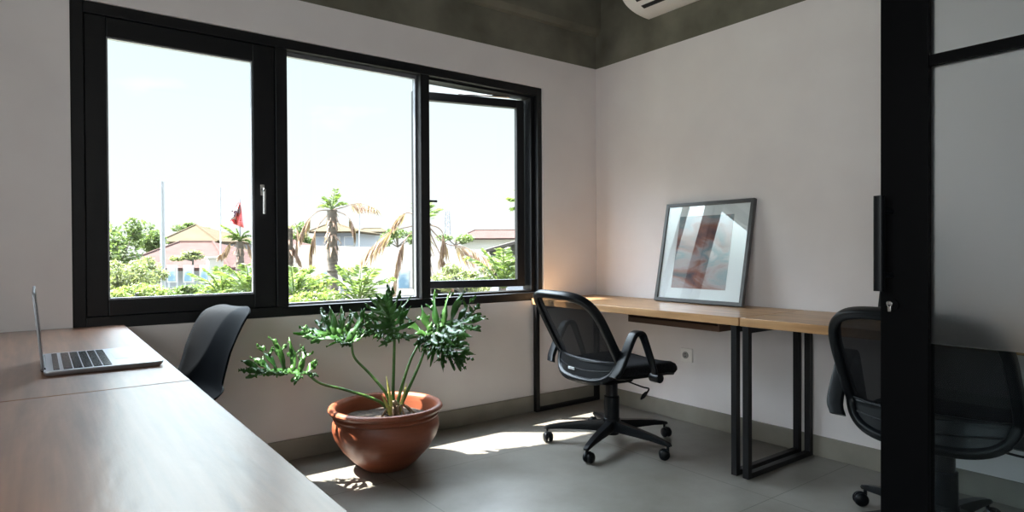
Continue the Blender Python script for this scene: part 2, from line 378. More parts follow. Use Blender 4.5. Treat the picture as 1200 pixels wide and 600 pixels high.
def plain_window(name, horiz):
    r = empty(name, (X0, 0, 0) if horiz else (0, Y0, 0)); tag(r, kind='structure')
    fr_, gl = MB(), MB()
    a, b2 = (-4.8, -1.8) if horiz else (-3.9, -1.3)
    if horiz: P = Matrix.Rotation(pi / 2, 4, 'Z')
    else: P = Matrix.Identity(4)
    for u0, u1, z0, z1 in ((a, a + .05, .8, 2.3), (b2 - .05, b2, .8, 2.3), (a, b2, .8, .85), (a, b2, 2.25, 2.3), ((a + b2) / 2 - .03, (a + b2) / 2 + .03, .85, 2.25)):
        if horiz: fr_.box(-.10, -.02, u0, u1, z0, z1)
        else: fr_.box(u0, u1, -.10, -.02, z0, z1)
    if horiz: gl.box(-.065, -.059, a + .05, b2 - .05, .85, 2.25)
    else: gl.box(a + .05, b2 - .05, -.065, -.059, .85, 2.25)
    fr_.build('frame', 'black', r, smooth=0); gl.build('glass', 'glass', r, smooth=0)
plain_window('added_window', True)  # unseen window in the left wall, invented to let the fill lamp in

# ---- glass door standing open on the right
dr = empty('door_1', (-1.2, -2.456, 0)); tag(dr, kind='structure')
DW = 1.0
MB().box(-.025, .025, -.128, 0, .012, 2.95).build('stile', 'black_door', dr, smooth=0, bevel=.002)
MB().box(-.025, .025, -DW, -DW + .128, .012, 2.95).build('stile', 'black_door', dr, smooth=0, bevel=.002)
MB().box(-.02, .02, -DW + .128, -.128, 1.600, 1.630).build('rail', 'black_door', dr, smooth=0)
MB().box(-.02, .02, -DW + .128, -.128, .012, .14).build('rail', 'black_door', dr, smooth=0)
MB().box(-.02, .02, -DW + .128, -.128, 2.87, 2.95).build('rail', 'black_door', dr, smooth=0)
MB().box(-.004, .004, -DW + .128, -.128, .806, 1.600).build('frosted_glass', 'frost', dr, smooth=0)
MB().box(-.004, .004, -DW + .128, -.128, 1.630, 2.87).build('frosted_glass', 'frost', dr, smooth=0)
MB().box(-.003, .003, -DW + .128, -.128, .14, .806).build('clear_glass', 'clear', dr, smooth=0)
hd = MB(); hd.sweep([(-.075, -.018, .955), (-.075, -.018, 1.235)], rsec(.026, .026, .006), up=V((0, 1, 0)))
hd.cyl((-.025, -.03, 1.19), (-.07, -.018, 1.19), .008).cyl((-.025, -.03, 1.0), (-.07, -.018, 1.0), .008)
hd.build('pull_handle', 'plastic', dr)
lk = MB().cyl((-.025, -.033, .912), (-.030, -.033, .912), .019, 24).build('lock_plate', 'black_door', dr)
MB().cyl((-.028, -.033, .917), (-.046, -.033, .917), .0085, 20).box(-.046, -.028, -.0375, -.0285, .893, .915).build('lock_cylinder', 'chrome', lk, bevel=.001)

# ---- wall socket
so = empty('wall_socket', (0, -.803, .418)); tag(so, 'square white wall socket with round outlet, low on the wall under the oak desk', 'socket')
MB().box(-.010, 0, -.045, .045, -.042, .042).build('plate', 'white', so, bevel=.003)
MB().lathe([(.0215, 0), (.0215, .004), (.018, .004), (.018, .001)], 28, mtx=Matrix.Translation((-.010, .006, 0)) @ Matrix.Rotation(-pi / 2, 4, 'Y')).build('outlet', 'socket', so)
mb = MB()
for dz in (-.008, .008): mb.cyl((-.0105, .006, dz), (-.0155, .006, dz), .0028, 10)
mb.build('pin_hole', 'black', so)

# ---- air conditioner
ac = empty('air_conditioner', (0, -.5, 2.605)); tag(ac, 'white split air conditioner mounted high on the concrete band', 'air conditioner')
prof = [(0, 0), (-.06, .002), (-.13, .012), (-.19, .030), (-.235, .055), (-.268, .090), (-.282, .130), (-.285, .20), (-.275, .27), (-.24, .295), (0, .295)]
L = .90
pr = spline([(x, 0, z) for x, z in prof], 4)
MB().rings([[(p.x, -k, p.z) for p in pr] for k in (0, L)]).build('housing', 'white', ac, smooth=30, bevel=.004)
def slot(t0, t1, y0, y1):
    a = [p for p in pr]; i0, i1 = t0, t1
    R = []
    for y in (y0, y1):
        R.append([(a[i].x - .0015, y, a[i].z - .003) for i in range(i0, i1 + 1)] + [(a[i].x + .004, y, a[i].z + .008) for i in range(i1, i0 - 1, -1)])
    return MB().rings(R)
slot(9, 11, -.09, -.83).build('air_slot', 'black', ac)
slot(14, 16, -.09, -.83).build('air_slot', 'black', ac)
slot(18, 18 + 1, -.05, -.86).build('panel_seam', 'socket', ac)

# ================================================================== DESKS
ZD = .757
def desk(name_y0, name_y1, xa, xb, topmat, th=.040, front=None):
    r = empty('desk', ((xa + xb) / 2, (name_y0 + name_y1) / 2, 0))
    hx, hy = abs(xb - xa) / 2, abs(name_y0 - name_y1) / 2
    MB().box(-hx, hx, -hy, hy, ZD - th, ZD).build('desktop', topmat, r, bevel=.0025)
    lw = .031; zt = ZD - th
    for sy in (hy - .028, -hy + .028):
        y0, y1 = sy - lw / 2, sy + lw / 2
        for sx in (-hx + .003, hx - .003 - lw):
            MB().box(sx, sx + lw, y0, y1, 0, zt).build('leg', 'steel', r, bevel=.002)
        MB().box(-hx + .003 + lw, hx - .003 - lw, y0, y1, 0, lw * .8).build('foot_bar', 'steel', r, bevel=.002)
        MB().box(-hx + .003 + lw, hx - .003 - lw, y0, y1, zt - lw, zt).build('top_bar', 'steel', r, bevel=.002)
    return r
dA = desk(-.002, -1.566, -.608, -.014, 'oak'); tag(dA, 'light oak desk in the corner, carrying the leaning framed picture', 'desk')
dB = desk(-1.572, -3.136, -.608, -.014, 'oak'); tag(dB, 'light oak desk along the right wall, partly behind the black door', 'desk')
dC = desk(-.004, -1.548, -3.60, -2.948, 'walnut', .03); tag(dC, 'brown wooden desk against the window wall with the open laptop on it', 'desk')
dD = desk(-1.552, -3.10, -3.60, -2.948, 'walnut', .03); tag(dD, 'nearest empty brown wooden desk filling the lower left corner', 'desk')
tr = MB().box(-.135, .135, -.31, .31, -.03, 0).box(-.135, .135, -.31, -.30, 0, .026).box(-.135, .135, .30, .31, 0, .026).build('under_desk_shelf', 'tray', dA, bevel=.002, loc=(-.045, -.285, .690))

# ---- laptop
lp = empty('laptop', (-3.108, -1.095, ZD)); tag(lp, 'open grey laptop seen from its side on the brown desk', 'laptop')
lw2, ld = .185, .138   # half length along y, half depth along x
bs = MB().rings([[(x * k1, y * k1, z) for x, y in rsec(2 * ld, 2 * lw2, .012)] for k1, z in ((.965, .002), (.99, .007), (1, .0125), (.998, .0145))]).build('base', 'alu', lp, smooth=40)
kt = MB()
key = mat('laptop_key', (.012, .014, .018), .25)
rows = 6; kx0, kx1 = -.118, .016; rw = (kx1 - kx0) / rows
for i in range(rows):
    n = 14 if i < 5 else 10; x0 = kx0 + i * rw; yk = -.166
    kw = .332 / n
    for j in range(n):
        kt.box(x0 + .0015, x0 + rw - .0015 - (.006 if i == 0 else 0), yk + j * kw + .001, yk + (j + 1) * kw - .001, .0145, .0158)
kt.build('keyboard', key, bs, smooth=0)
MB().box(.030, .112, -.062, .062, .0140, .0150).build('trackpad', mat('trackpad', (.33, .34, .37), .36, .7), bs)
ld_t = radians(5)
lid = empty('lid', (-ld + .002, 0, .016)); lid.parent = lp; lid.rotation_euler = (0, -ld_t, 0)
MB().rings([[(xx, y, z + .104) for z, y in rsec(.208, 2 * lw2, .012)] for xx in (-.006, 0)]).build('lid_shell', 'alu', lid, bevel=.0015)
MB().box(.0002, .001, -lw2 + .006, lw2 - .006, .008, .202).build('screen', mat('screen_glass', (.01, .012, .015), .12), lid)
MB().cyl((-.002, -.14, -.002), (-.002, .14, -.002), .006).build('hinge', 'plastic', lid)

# ================================================================== PICTURES
def picture(name, yl, yr, hgt, lean, mw, fm, art):
    """leans on the right wall: foot lean metres out, top at the wall"""
    a = math.asin((lean - .012) / hgt)
    r = empty(name, (-lean, (yl + yr) / 2, ZD + .0035)); r.rotation_euler = (0, a, 0)
    hw = abs(yl - yr) / 2; fr = .022
    mb = MB(); 
    for (y0, y1, z0, z1) in ((-hw, -hw + fr, 0, hgt), (hw - fr, hw, 0, hgt), (-hw + fr, hw - fr, 0, fr), (-hw + fr, hw - fr, hgt - fr, hgt)):
        mb.box(-.014, .012, y0, y1, z0, z1)
    mb.build('frame', fm, r, bevel=.0015)
    MB().box(-.002, .010, -hw + .01, hw - .01, .01, hgt - .01).build('mat_board', mw, r, smooth=0)
    if art: MB().box(-.0030, -.002, *art).build('print', M['art'], r, smooth=0)
    MB().box(-.0085, -.0060, -hw + fr - .002, hw - fr + .002, fr - .002, hgt - fr + .002).build('glass', 'artglass', r, smooth=0)
    return r
am = mat('abstract_print', (.5, .5, .5), .7, spec=.1); nt = am.node_tree; b = nt.nodes['Principled BSDF']
tc = N(nt, 'ShaderNodeTexCoord'); mp = N(nt, 'ShaderNodeMapping'); mp.inputs['Scale'].default_value = (1, 1.6, 3.6); mp.inputs['Rotation'].default_value = (.5, 0, 0)
n1 = N(nt, 'ShaderNodeTexNoise'); n1.inputs['Scale'].default_value = 2.1; n1.inputs['Detail'].default_value = 5; n1.inputs['Distortion'].default_value = .5
r = N(nt, 'ShaderNodeValToRGB'); E = r.color_ramp.elements
E[0].position = .30; E[0].color = (.10, .10, .12, 1); E[1].position = .78; E[1].color = (.66, .64, .62, 1)
for ps, c in ((.42, (.34, .16, .13)), (.5, (.42, .34, .34)), (.58, (.25, .33, .36)), (.66, (.52, .47, .46))):
    e = E.new(ps); e.color = (*c, 1)
nt.links.new(tc.outputs['Object'], mp.inputs[0]); nt.links.new(mp.outputs[0], n1.inputs['Vector']); nt.links.new(n1.outputs['Fac'], r.inputs[0]); nt.links.new(r.outputs[0], b.inputs['Base Color'])
M['art'] = am
M['mat_white'] = mat('mat_white', (.84, .86, .87), .8)
M['frame_grey'] = mat('dark_grey_frame', (.065, .063, .064), .35)
p1 = picture('framed_picture', -.665, -1.287, .62, .14, 'mat_white', 'frame_grey', (-.186, .198, .087, .535))
tag(p1, 'grey framed abstract print with wide white mat leaning on the wall', 'picture')
p2 = picture('framed_picture', -1.975, -2.19, .40, .11, 'mat_white', 'black', None)
tag(p2, 'black frame leaning on the wall, its edge just showing beside the black door stile', 'picture')

# ================================================================== OFFICE CHAIRS
def super_ring(t, hw, hh, n):
    c, s_ = cos(t), sin(t)
    return hw * math.copysign(abs(c) ** (2 / n), c), hh * math.copysign(abs(s_) ** (2 / n), s_)
def back_x(l, z):
    if z > .5: x = -.150 - .56 * (z - .5)
    else: x = -.150 + .25 * (z - .5) ** 1 * 1.0 + .25 * .0
    return x - .055 * (1 - min(1, (l / .26) ** 2))
ZM, HH, HW = .622, .228, .262
def hwz(z):
    k = (z - ZM) / HH; k = max(-1, min(1, k)); nn = 4.2 if k > 0 else 3.8
    return HW * (1 - abs(k) ** nn) ** (1 / nn)
def office_chair():
    r = empty('office_chair', (0, 0, 0))
    # five legs with casters
    for k in range(5):
        a = radians(67 + 72 * k); d = V((cos(a), sin(a), 0)); p = V((-sin(a), cos(a), 0))
        R = []
        for t, wv, zt, zb in ((.03, .030, .140, .085), (.08, .027, .132, .080), (.18, .023, .122, .080), (.28, .020, .108, .078), (.345, .017, .094, .072), (.372, .015, .086, .070), (.380, .010, .080, .072)):
            R.append([d * t + p * wv * sx + V((0, 0, z)) for sx, z in ((-.8, zb), (.8, zb), (1, (zb + zt) / 2), (.7, zt), (-.7, zt), (-1, (zb + zt) / 2))])
        lg = MB().rings(R).build('leg', 'plastic', r, smooth=40)
        c = d * .362; q = MB(); ca = a + 1.1 + k * .9; cx = V((cos(ca), sin(ca), 0)); cp = V((-sin(ca), cos(ca), 0)); wc = c + cx * .018
        for sg in (-1, 1):
            prof = [(.001, .004), (.020, .004), (.027, .007), (.0285, .013), (.027, .019), (.020, .025), (.001, .027)]
            R2 = []
            for rr, off in prof:
                R2.append([wc + cp * sg * off + cx * rr * cos(2 * pi * i / 24) + V((0, 0, .0285 + rr * sin(2 * pi * i / 24))) for i in range(24)])
            q.rings(R2)
        q.cyl(c + V((0, 0, .03)), c + V((0, 0, .080)), .007)
        hood = []
        for i in range(9):
            tt = pi * i / 8; hood.append(wc + cx * .021 * cos(tt) + V((0, 0, .0285 + .027 * sin(tt))))
        q.sweep(hood, rsec(.010, .006), up=cp)
        q.build('caster', 'plastic', lg, smooth=40)
    MB().lathe([(.001, .062), (.040, .062), (.047, .075), (.049, .135), (.046, .150), (.043, .152), (.042, .27), (.037, .274), (.001, .274)], 28).build('hub', 'plastic', r, smooth=40)
    MB().lathe([(.001, .24), (.034, .24), (.034, .34), (.028, .342), (.028, .37), (.001, .37)], 24).build('gas_column', 'gas', r, smooth=40)
    # mechanism + lever
    mb = MB(); mb.rings([[(x * k, y * k, z) for x, y in rsec(.26, .16, .03)] for k, z in ((.55, .345), (.8, .35), (1, .38), (1, .412))])
    mb.sweep(spline([(-.06, 0, .375), (-.16, 0, .372), (-.205, 0, .40), (-.215, 0, .45)], 5), rsec(.10, .022, .006), up=V((0, 1, 0)).cross(V((1, 0, 0))))
    mb.build('seat_mechanism', 'plastic', r, smooth=40)
    lv = MB().tube(spline([(.03, -.06, .368), (.045, -.20, .352), (.05, -.245, .350), (.02, -.262, .332)], 5), .0045, 8)
    R = []
    for t, wv, hv in ((0, .008, .006), (.2, .02, .010), (.6, .024, .011), (1, .012, .006)):
        c = V((.026 - .05 * t, -.258 - .012 * t, .336 - .024 * t)); R.append([c + V((a2 * .4, a2 * wv * 40 * .012 * 2, b2)) for a2, b2 in rsec(wv * 2, hv * 2, .004)])
    lv.rings(R).build('lever', 'plastic', r, smooth=40)
    # seat cushion
    R = []; 
    def seat_ring(k, z, dx=0):
        P = []
        for i in range(48):
            a = 2 * pi * i / 48; x, y = super_ring(a, .272 * k, .248 * k, 3.2)
            zz = z - .028 * max(0, (x - .10) / .15) ** 2 + .010 * (y / .25) ** 2 - .0 * x
            P.append((x + .082 + dx, y, zz))
        return P
    for k, z in ((.02, .402), (.6, .402), (.86, .404), (.955, .412), (.995, .430), (.995, .446), (.96, .462), (.88, .470), (.6, .468), (.3, .463), (.02, .461)): R.append(seat_ring(k, z))
    MB().rings(R).build('seat', 'fabric', r, smooth=60)
    R = [seat_ring(k, z) for k, z in ((.5, .392), (.84, .392), (.93, .398), (.95, .408), (.5, .409))]
    MB().rings(R).build('seat_pan', 'plastic', r, smooth=50)
    # backrest: ring frame
    n = 72; pts = []
    for i in range(n):
        a = 2 * pi * i / n; nn = 4.2 if sin(a) > 0 else 3.8
        l, dz = super_ring(a, HW, HH, nn); pts.append(V((back_x(l, ZM + dz), l, ZM + dz)))
    nrm = V((1, 0, .45)).normalized()
    MB().sweep(pts, rsec(.034, .046, .011), up=nrm, loop=True).build('back_frame', 'plastic', r, smooth=50)
    # mesh cloth
    def panel(z0, z1, nz, off=0, inset=.0):
        mb = MB(); R = []
        for i in range(nz + 1):
            z = z0 + (z1 - z0) * i / nz; hw_ = max(.01, hwz(z) - inset)
            R.append([(back_x(hw_ * (j / 10 - 1), z) + off, hw_ * (j / 10 - 1), z) for j in range(21)])
        return mb.rings(R, False, False)
    panel(.500, .847, 16).build('back_mesh', 'mesh', r, smooth=60)
    # solid lower shell with two ribs
    shell = panel(.397, .505, 8, -.004); shell.build('lower_back_shell', 'plastic', r, smooth=60, solid=.014)
    for z in (.508, .462):
        rb = [(back_x(l, z - .018 * (1 - (l / .24) ** 2)) - .012, l, z - .018 * (1 - (l / .24) ** 2)) for l in [hwz(z) * .97 * (j / 12 - 1) for j in range(25)]]
        MB().tube(rb, .0035, 8).build('back_rib', 'plastic', r)
    MB().box(-.003, .002, -.028, .028, -.007, .007).build('back_badge', mat('silver_badge', (.6, .62, .64), .3, .4), r, bevel=.001, loc=(back_x(.03, .43) - .0135, .05, .440))
    # armrests
    for sg in (-1, 1):
        y = .303 * sg
        P = spline([(-.215, y * .93, .440), (-.190, y, .490), (-.118, y, .628), (-.090, y, .656), (-.055, y, .655), (-.030, y, .620), (.030, y, .47), (.050, y * .98, .415)], 6)
        n = len(P); R = []
        ar = MB()
        for i, p in enumerate(P):
            t = (P[min(i + 1, n - 1)] - P[max(i - 1, 0)]).normalized(); sd = V((0, 1, 0)); up = sd.cross(t).normalized()
            u = i / (n - 1); wv = .058 if u < .5 else .058 - .022 * (u - .5) * 2; hv = .024 if u < .45 else .024 - .006 * (u - .45) * 2
            R.append([p + sd * a2 + up * b2 for a2, b2 in rsec(wv, hv, .008)])
        ar.rings(R); am_ = ar.build('armrest', 'plastic', r, smooth=50)
        q = MB().cyl((.050, y - .034 * sg, .418), (.050, y + .030 * sg, .418), .024, 28).cyl((.050, y + .030 * sg, .418), (.050, y + .033 * sg, .418), .018, 24)
        q.build('pivot_cap', 'plastic', am_, smooth=40, bevel=.002)
    return r
ch = office_chair()
ch.location = (-.715, -.842, 0); ch.rotation_euler = (0, 0, radians(-7))
tag(ch, 'black mesh-back office chair with looped arms at the corner desk', 'chair')
c2 = copy_tree(ch); c2.location = (-.62, -2.420, 0); c2.rotation_euler = (0, 0, radians(1))
for q in c2.children:
    if q.name.split('.')[0] not in ('leg', 'hub', 'gas_column'): q.location.z += .014
tag(c2, 'black mesh-back office chair half hidden behind the black door stile', 'chair')

# ---- moulded shell chair at the left desk
def shell_chair():
    r = empty('shell_chair', (-2.86, -.335, 0), pi + radians(17))
    prof = [(.235, .435, .17), (.22, .452, .19), (.12, .445, .225), (0, .436, .245), (-.10, .440, .258), (-.165, .466, .240), (-.203, .50, .200), (-.228, .565, .188), (-.250, .64, .188), (-.270, .71, .192), (-.290, .765, .190), (-.310, .803, .180), (-.332, .823, .140), (-.350, .828, .085)]
    P = spline([(x, wv, z) for x, z, wv in prof], 4)
    R = []; nu = 24
    for i, p in enumerate(P):
        t = (P[min(i + 1, len(P) - 1)] - P[max(i - 1, 0)]); t.y = 0; t.normalize(); nn = V((t.z, 0, -t.x)); nn = nn if nn.z > 0 or nn.x > 0 else -nn
        row = []
        for j in range(nu + 1):
            u = j / nu * 2 - 1
            lift = .045 * abs(u) ** 3.2 * (1 if i < len(P) * .6 else max(.12, 1 - (i / len(P) - .6) / .3))
            row.append(V((p.x, p.y * u, p.z)) + nn * lift)
        R.append(row)
    MB().rings(R, False, False).build('shell', 'shell', r, smooth=80, solid=.007)
    for sx in (-1, 1):
        for sy in (-1, 1):
            MB().cyl((.10 * sx, .10 * sy, .425), (.20 * sx, .20 * sy, 0), .014, 14, .010).build('leg', 'steel', r)
    mb = MB()
    mb.tube([(.13, .13, .33), (-.13, -.13, .33)], .005, 8).tube([(.13, -.13, .33), (-.13, .13, .33)], .005, 8); mb.box(-.11, .11, -.11, .11, .418, .430)
    mb.build('leg_brace', 'steel', r)
    tag(r, 'black moulded shell chair with curved back tucked under the brown desk', 'chair')
    return r
shell_chair()

# ================================================================== POTTED PLANT
PC = V((-1.862, -.395, 0))
pot = MB().lathe([(.001, 0), (.105, 0), (.118, .006), (.165, .045), (.215, .100), (.252, .160), (.264, .200), (.262, .232), (.252, .248), (.251, .253), (.259, .258), (.262, .266), (.256, .275), (.258, .280), (.276, .287), (.283, .299), (.278, .311), (.265, .316), (.250, .310), (.243, .295), (.240, .262), (.228, .20), (.001, .20)], 72, c=PC).build('flower_pot', 'terra', smooth=50)
tag(pot, 'round terracotta pot with a rolled rim standing on the floor under the window', 'pot')
sl = MB(); random.seed(4)
R = []
for i in range(9):
    rr = .232 * i / 8 + .001
    R.append([PC + V((rr * cos(2 * pi * j / 40), rr * sin(2 * pi * j / 40), .238 + .03 * (1 - i / 8) + .008 * noise.noise(V((rr * 20, j * .6, 0))))) for j in range(40)])
R.append([PC + V((.225 * cos(2 * pi * j / 40), .225 * sin(2 * pi * j / 40), .205)) for j in range(40)])
tag(sl.rings(R).build('potting_soil', 'soil', smooth=60), 'dark potting soil filling the terracotta pot', 'soil', kind='stuff')

pl = empty('philodendron', tuple(PC + V((.03, -.02, .262)))); tag(pl, 'green philodendron with lobed leaves on long stalks growing from the terracotta pot', 'plant')
PO = PC + V((.03, -.02, .262))
def lobed_leaf(seed, A, tip, nrm, L, W, fold=.35, n=7):
    rnd = random.Random(seed)
    A = V(A) - PO; m_ = V(tip).normalized(); nn = V(nrm); nn = (nn - m_ * nn.dot(m_)).normalized(); s_ = m_.cross(nn)
    mb = MB()
    def mid(t): return A + m_ * (L * t) + nn * (-.18 * L * t * t + .05 * L * t)
    def strip(base, d0, ln, wd, bend, lift, droop, twist):
        pts = []; K = 7
        d = d0.copy(); p = base.copy()
        side0 = d0.cross(nn).normalized()
        R = []
        for k in range(K + 1):
            u = k / K
            wv = wd * (.62 + .55 * sin(pi * min(1, u * 1.05)) ** 1.0) * (1 - u ** 3.2) + .0015
            wv *= 1 + .22 * sin(u * 11 + twist * 5)
            sd = d.cross(nn).normalized(); up = nn * 1.0
            sdt = (sd * cos(twist * u) + up * sin(twist * u)).normalized()
            rf = .010 * sin(u * 9 + twist * 7)
            R.append([p - sdt * wv + up * (.25 * wv + rf), p - up * .05 * wv, p + sdt * wv + up * (.25 * wv - rf)])
            d = (d + m_ * bend / K + nn * ((lift - droop * u * 2) / K)).normalized()
            p = p + d * (ln / K)
        mb.rings(R, False, False)
    for sg in (-1, 1):
        for i in range(n):
            t = .02 + .86 * i / (n - 1) + rnd.uniform(-.02, .02)
            ang = radians(128 - 100 * (i / (n - 1)) ** .8)
            d0 = (m_ * cos(ang) + s_ * sg * sin(ang) + nn * fold * rnd.uniform(.5, 1.5)).normalized()
            ln = W * (.62 + .5 * sin(pi * (i + .8) / (n + .6))) * rnd.uniform(.85, 1.15)
            strip(mid(t), d0, ln, W * .072 * rnd.uniform(.85, 1.3), .45, rnd.uniform(-.1, .5), rnd.uniform(.2, .9), rnd.uniform(-1.0, 1.0))
            for q in range(3):
                if rnd.random() < .7:
                    sd_ = 1 if q != 1 else -1; kk = (.38, .5, .66)[q]
                    d1 = (d0 + m_ * .9 * sd_ + nn * rnd.uniform(-.2, .3)).normalized(); strip(mid(t) + d0 * ln * kk + m_ * ln * .12 * kk, d1, ln * rnd.uniform(.22, .36), W * .045, .2, .2, .5, rnd.uniform(-1.4, 1.4))
    strip(mid(.86), (m_ + nn * .1).normalized(), W * .6, W * .10, .1, .1, .6, rnd.uniform(-.5, .5))
    R = []
    for k in range(11):
        t = k / 10; wv = W * (.13 * sin(pi * (.12 + .80 * t)) + .015)
        R.append([mid(t) - s_ * wv + nn * .3 * wv, mid(t), mid(t) + s_ * wv + nn * .3 * wv])
    mb.rings(R, False, False)
    lf = mb.build('leaf', 'philo', pl, smooth=70, solid=.0012)
    mr = MB().tube([mid(k / 8) - nn * .003 for k in range(9)], .0042, 6, scale=[1 - .08 * k for k in range(9)]).build('midrib', 'stem', lf)
    return lf
def petiole(pts, r0=.0085, r1=.0055):
    P = spline([V(p) - PO for p in pts], 8); n = len(P)
    MB().tube(P, r0, 8, scale=[1 - (1 - r1 / r0) * i / (n - 1) for i in range(n)], up=V((.2, .9, .1))).build('stalk', 'stem', pl, smooth=60)
RT, FW = V((.8, -.6, 0)), V((.6, .8, 0)); UP = V((0, 0, 1))
B0 = PO + V((0, 0, .0))
A1 = V((-2.245, -.35, .505)); A2 = V((-2.015, -.33, .625)); A3 = V((-1.775, -.32, .645)); A4 = V((-1.60, -.32, .630)); A5 = V((-1.60, -.37, .625))
petiole([B0 + V((-.02, 0, 0)), B0 + V((-.08, -.01, .075)), (-2.06, -.375, .405), (-2.18, -.36, .45), A1])
petiole([B0 + V((-.01, .01, 0)), B0 + V((-.035, 0, .10)), (-1.93, -.36, .465), (-2.00, -.335, .55), A2])
petiole([B0, B0 + V((.0, 0, .12)), (-1.805, -.37, .50), A3], .0095, .007)
petiole([B0 + V((.01, 0, 0)), B0 + V((.045, 0, .12)), (-1.70, -.36, .52), A4], .010, .006)
petiole([B0 + V((.015, -.01, 0)), B0 + V((.065, -.02, .10)), (-1.67, -.40, .50), A5], .010, .006)
lobed_leaf(11, A1, -RT * .95 + UP * .14 - FW * .2, UP * .85 - FW * .45, .22, .15, .55)
lobed_leaf(5, A2, -RT * .75 + UP * .25 + FW * .3, UP * .9 - FW * .5, .18, .17, .5)
lobed_leaf(8, A3, -RT * .25 + UP * .75 + FW * .2, -FW * .8 + UP * .45 - RT * .2, .17, .15, .3)
lobed_leaf(19, A3 + V((0, .01, 0)), -RT * .8 + UP * .15 - FW * .1, UP * .8 - FW * .5, .16, .14, .35)
lobed_leaf(3, A4, RT * .85 + UP * .35 + FW * .15, -FW * .65 + UP * .75, .25, .19, .3)

lobed_leaf(14, A5, RT * .80 - UP * .50 - FW * .1, -FW * .6 + UP * .5 + RT * .3, .20, .12, .1)
lobed_leaf(33, A4 + V((.02, -.02, 0)), RT * .55 - UP * .25 - FW * .5, -FW * .5 + UP * .75, .17, .15, .2)
# new growth sheaths and stem base
for dx, hh, sd_ in ((-.03, .20, 1), (.035, .15, 2), (-.045, .11, 3)):
    b0 = V((dx * .5, -.02, .0)); P = spline([b0, b0 + V((dx * .6, -.01, hh * .5)), b0 + V((dx * 1.2, -.01, hh))], 6)
    MB().tube(P, .010, 8, scale=[1 - .9 * (i / (len(P) - 1)) ** 2 for i in range(len(P))]).build('sheath', 'sheath', pl, smooth=60)
MB().lathe([(.001, -.02), (.034, -.02), (.038, .0), (.032, .03), (.026, .055), (.012, .07), (.001, .07)], 20).build('trunk_base', 'root', pl, smooth=60)
rnd = random.Random(2)
for k in range(8):
    a = -2.6 + k * .55; ln = rnd.uniform(.05, .10); c, s_ = cos(a), sin(a)
    MB().tube(spline([(c * .02, s_ * .02, .03), (c * .045, s_ * .045, .045), (c * ln, s_ * ln, .012), (c * (ln + .02), s_ * (ln + .02), -.012)], 5), .0055, 7).build('aerial_root', 'root', pl, smooth=60)

# ================================================================== OUTSIDE
GZ = -3.2
M['ground'] = noisy(mat('outside_ground', (0.093, 0.093, 0.062), .95), (0.074, 0.081, 0.050), (0.112, 0.102, 0.081), .4, 4)
M['roof_red'] = noisy(mat('red_roof_tile', (.1, .05, .04), .85, spec=.03), (.050, .030, .0265), (.064, .040, .036), 1.5, 3, stretch=(1, 1, 6))
M['roof_yellow'] = noisy(mat('yellow_roof', (.1, .08, .04), .85, spec=.03), (.054, .042, .026), (.062, .049, .032), 1.2, 3)
M['roof_pale'] = noisy(mat('pale_roof_sheet', (0.161, 0.136, 0.124), .8, spec=.03), (0.050, 0.045, 0.042), (0.058, 0.054, 0.051), .3, 3, stretch=(1, 5, 1))
M['wall_white'] = mat('outside_white_wall', (.50, .49, .48), .9, spec=.05)
M['wall_grey'] = mat('outside_grey_wall', (.26, .28, .32), .9, spec=.05)
M['gable'] = mat('weathered_grey_gable', (0.099, 0.102, 0.099), .9, spec=.05)
M['tree'] = leafmat('tree_leaf', (0.062, 0.093, 0.037), (0.124, 0.161, 0.074), .3, .7)
M['bush'] = leafmat('hedge_leaf', (0.093, 0.118, 0.056), (0.211, 0.223, 0.136), .3, .7)
M['lime'] = leafmat('lime_leaf', (0.118, 0.167, 0.043), (0.223, 0.260, 0.105), .35, .6)
M['palmgreen'] = leafmat('palm_leaf', (0.074, 0.124, 0.037), (0.155, 0.198, 0.074), .3, .6)
M['dead'] = leafmat('dead_palm_leaf', (0.20, 0.115, 0.085), (0.30, 0.21, 0.17), .2, .8)
M['trunk'] = noisy(mat('palm_trunk', (0.124, 0.105, 0.087), .95), (0.081, 0.068, 0.059), (0.161, 0.136, 0.118), 9, 4, stretch=(1, 1, 2.5))
M['pole'] = mat('galvanised_pole', (.37, .39, .43), .6)
M['flag'] = mat('red_flag_cloth', (.70, .13, .14), .8)
M['flag_white'] = mat('flag_emblem_white', (.75, .68, .66), .8)
tag(MB().box(-60, 160, .6, 200, GZ - .3, GZ).build('ground', 'ground', smooth=0), kind='structure')

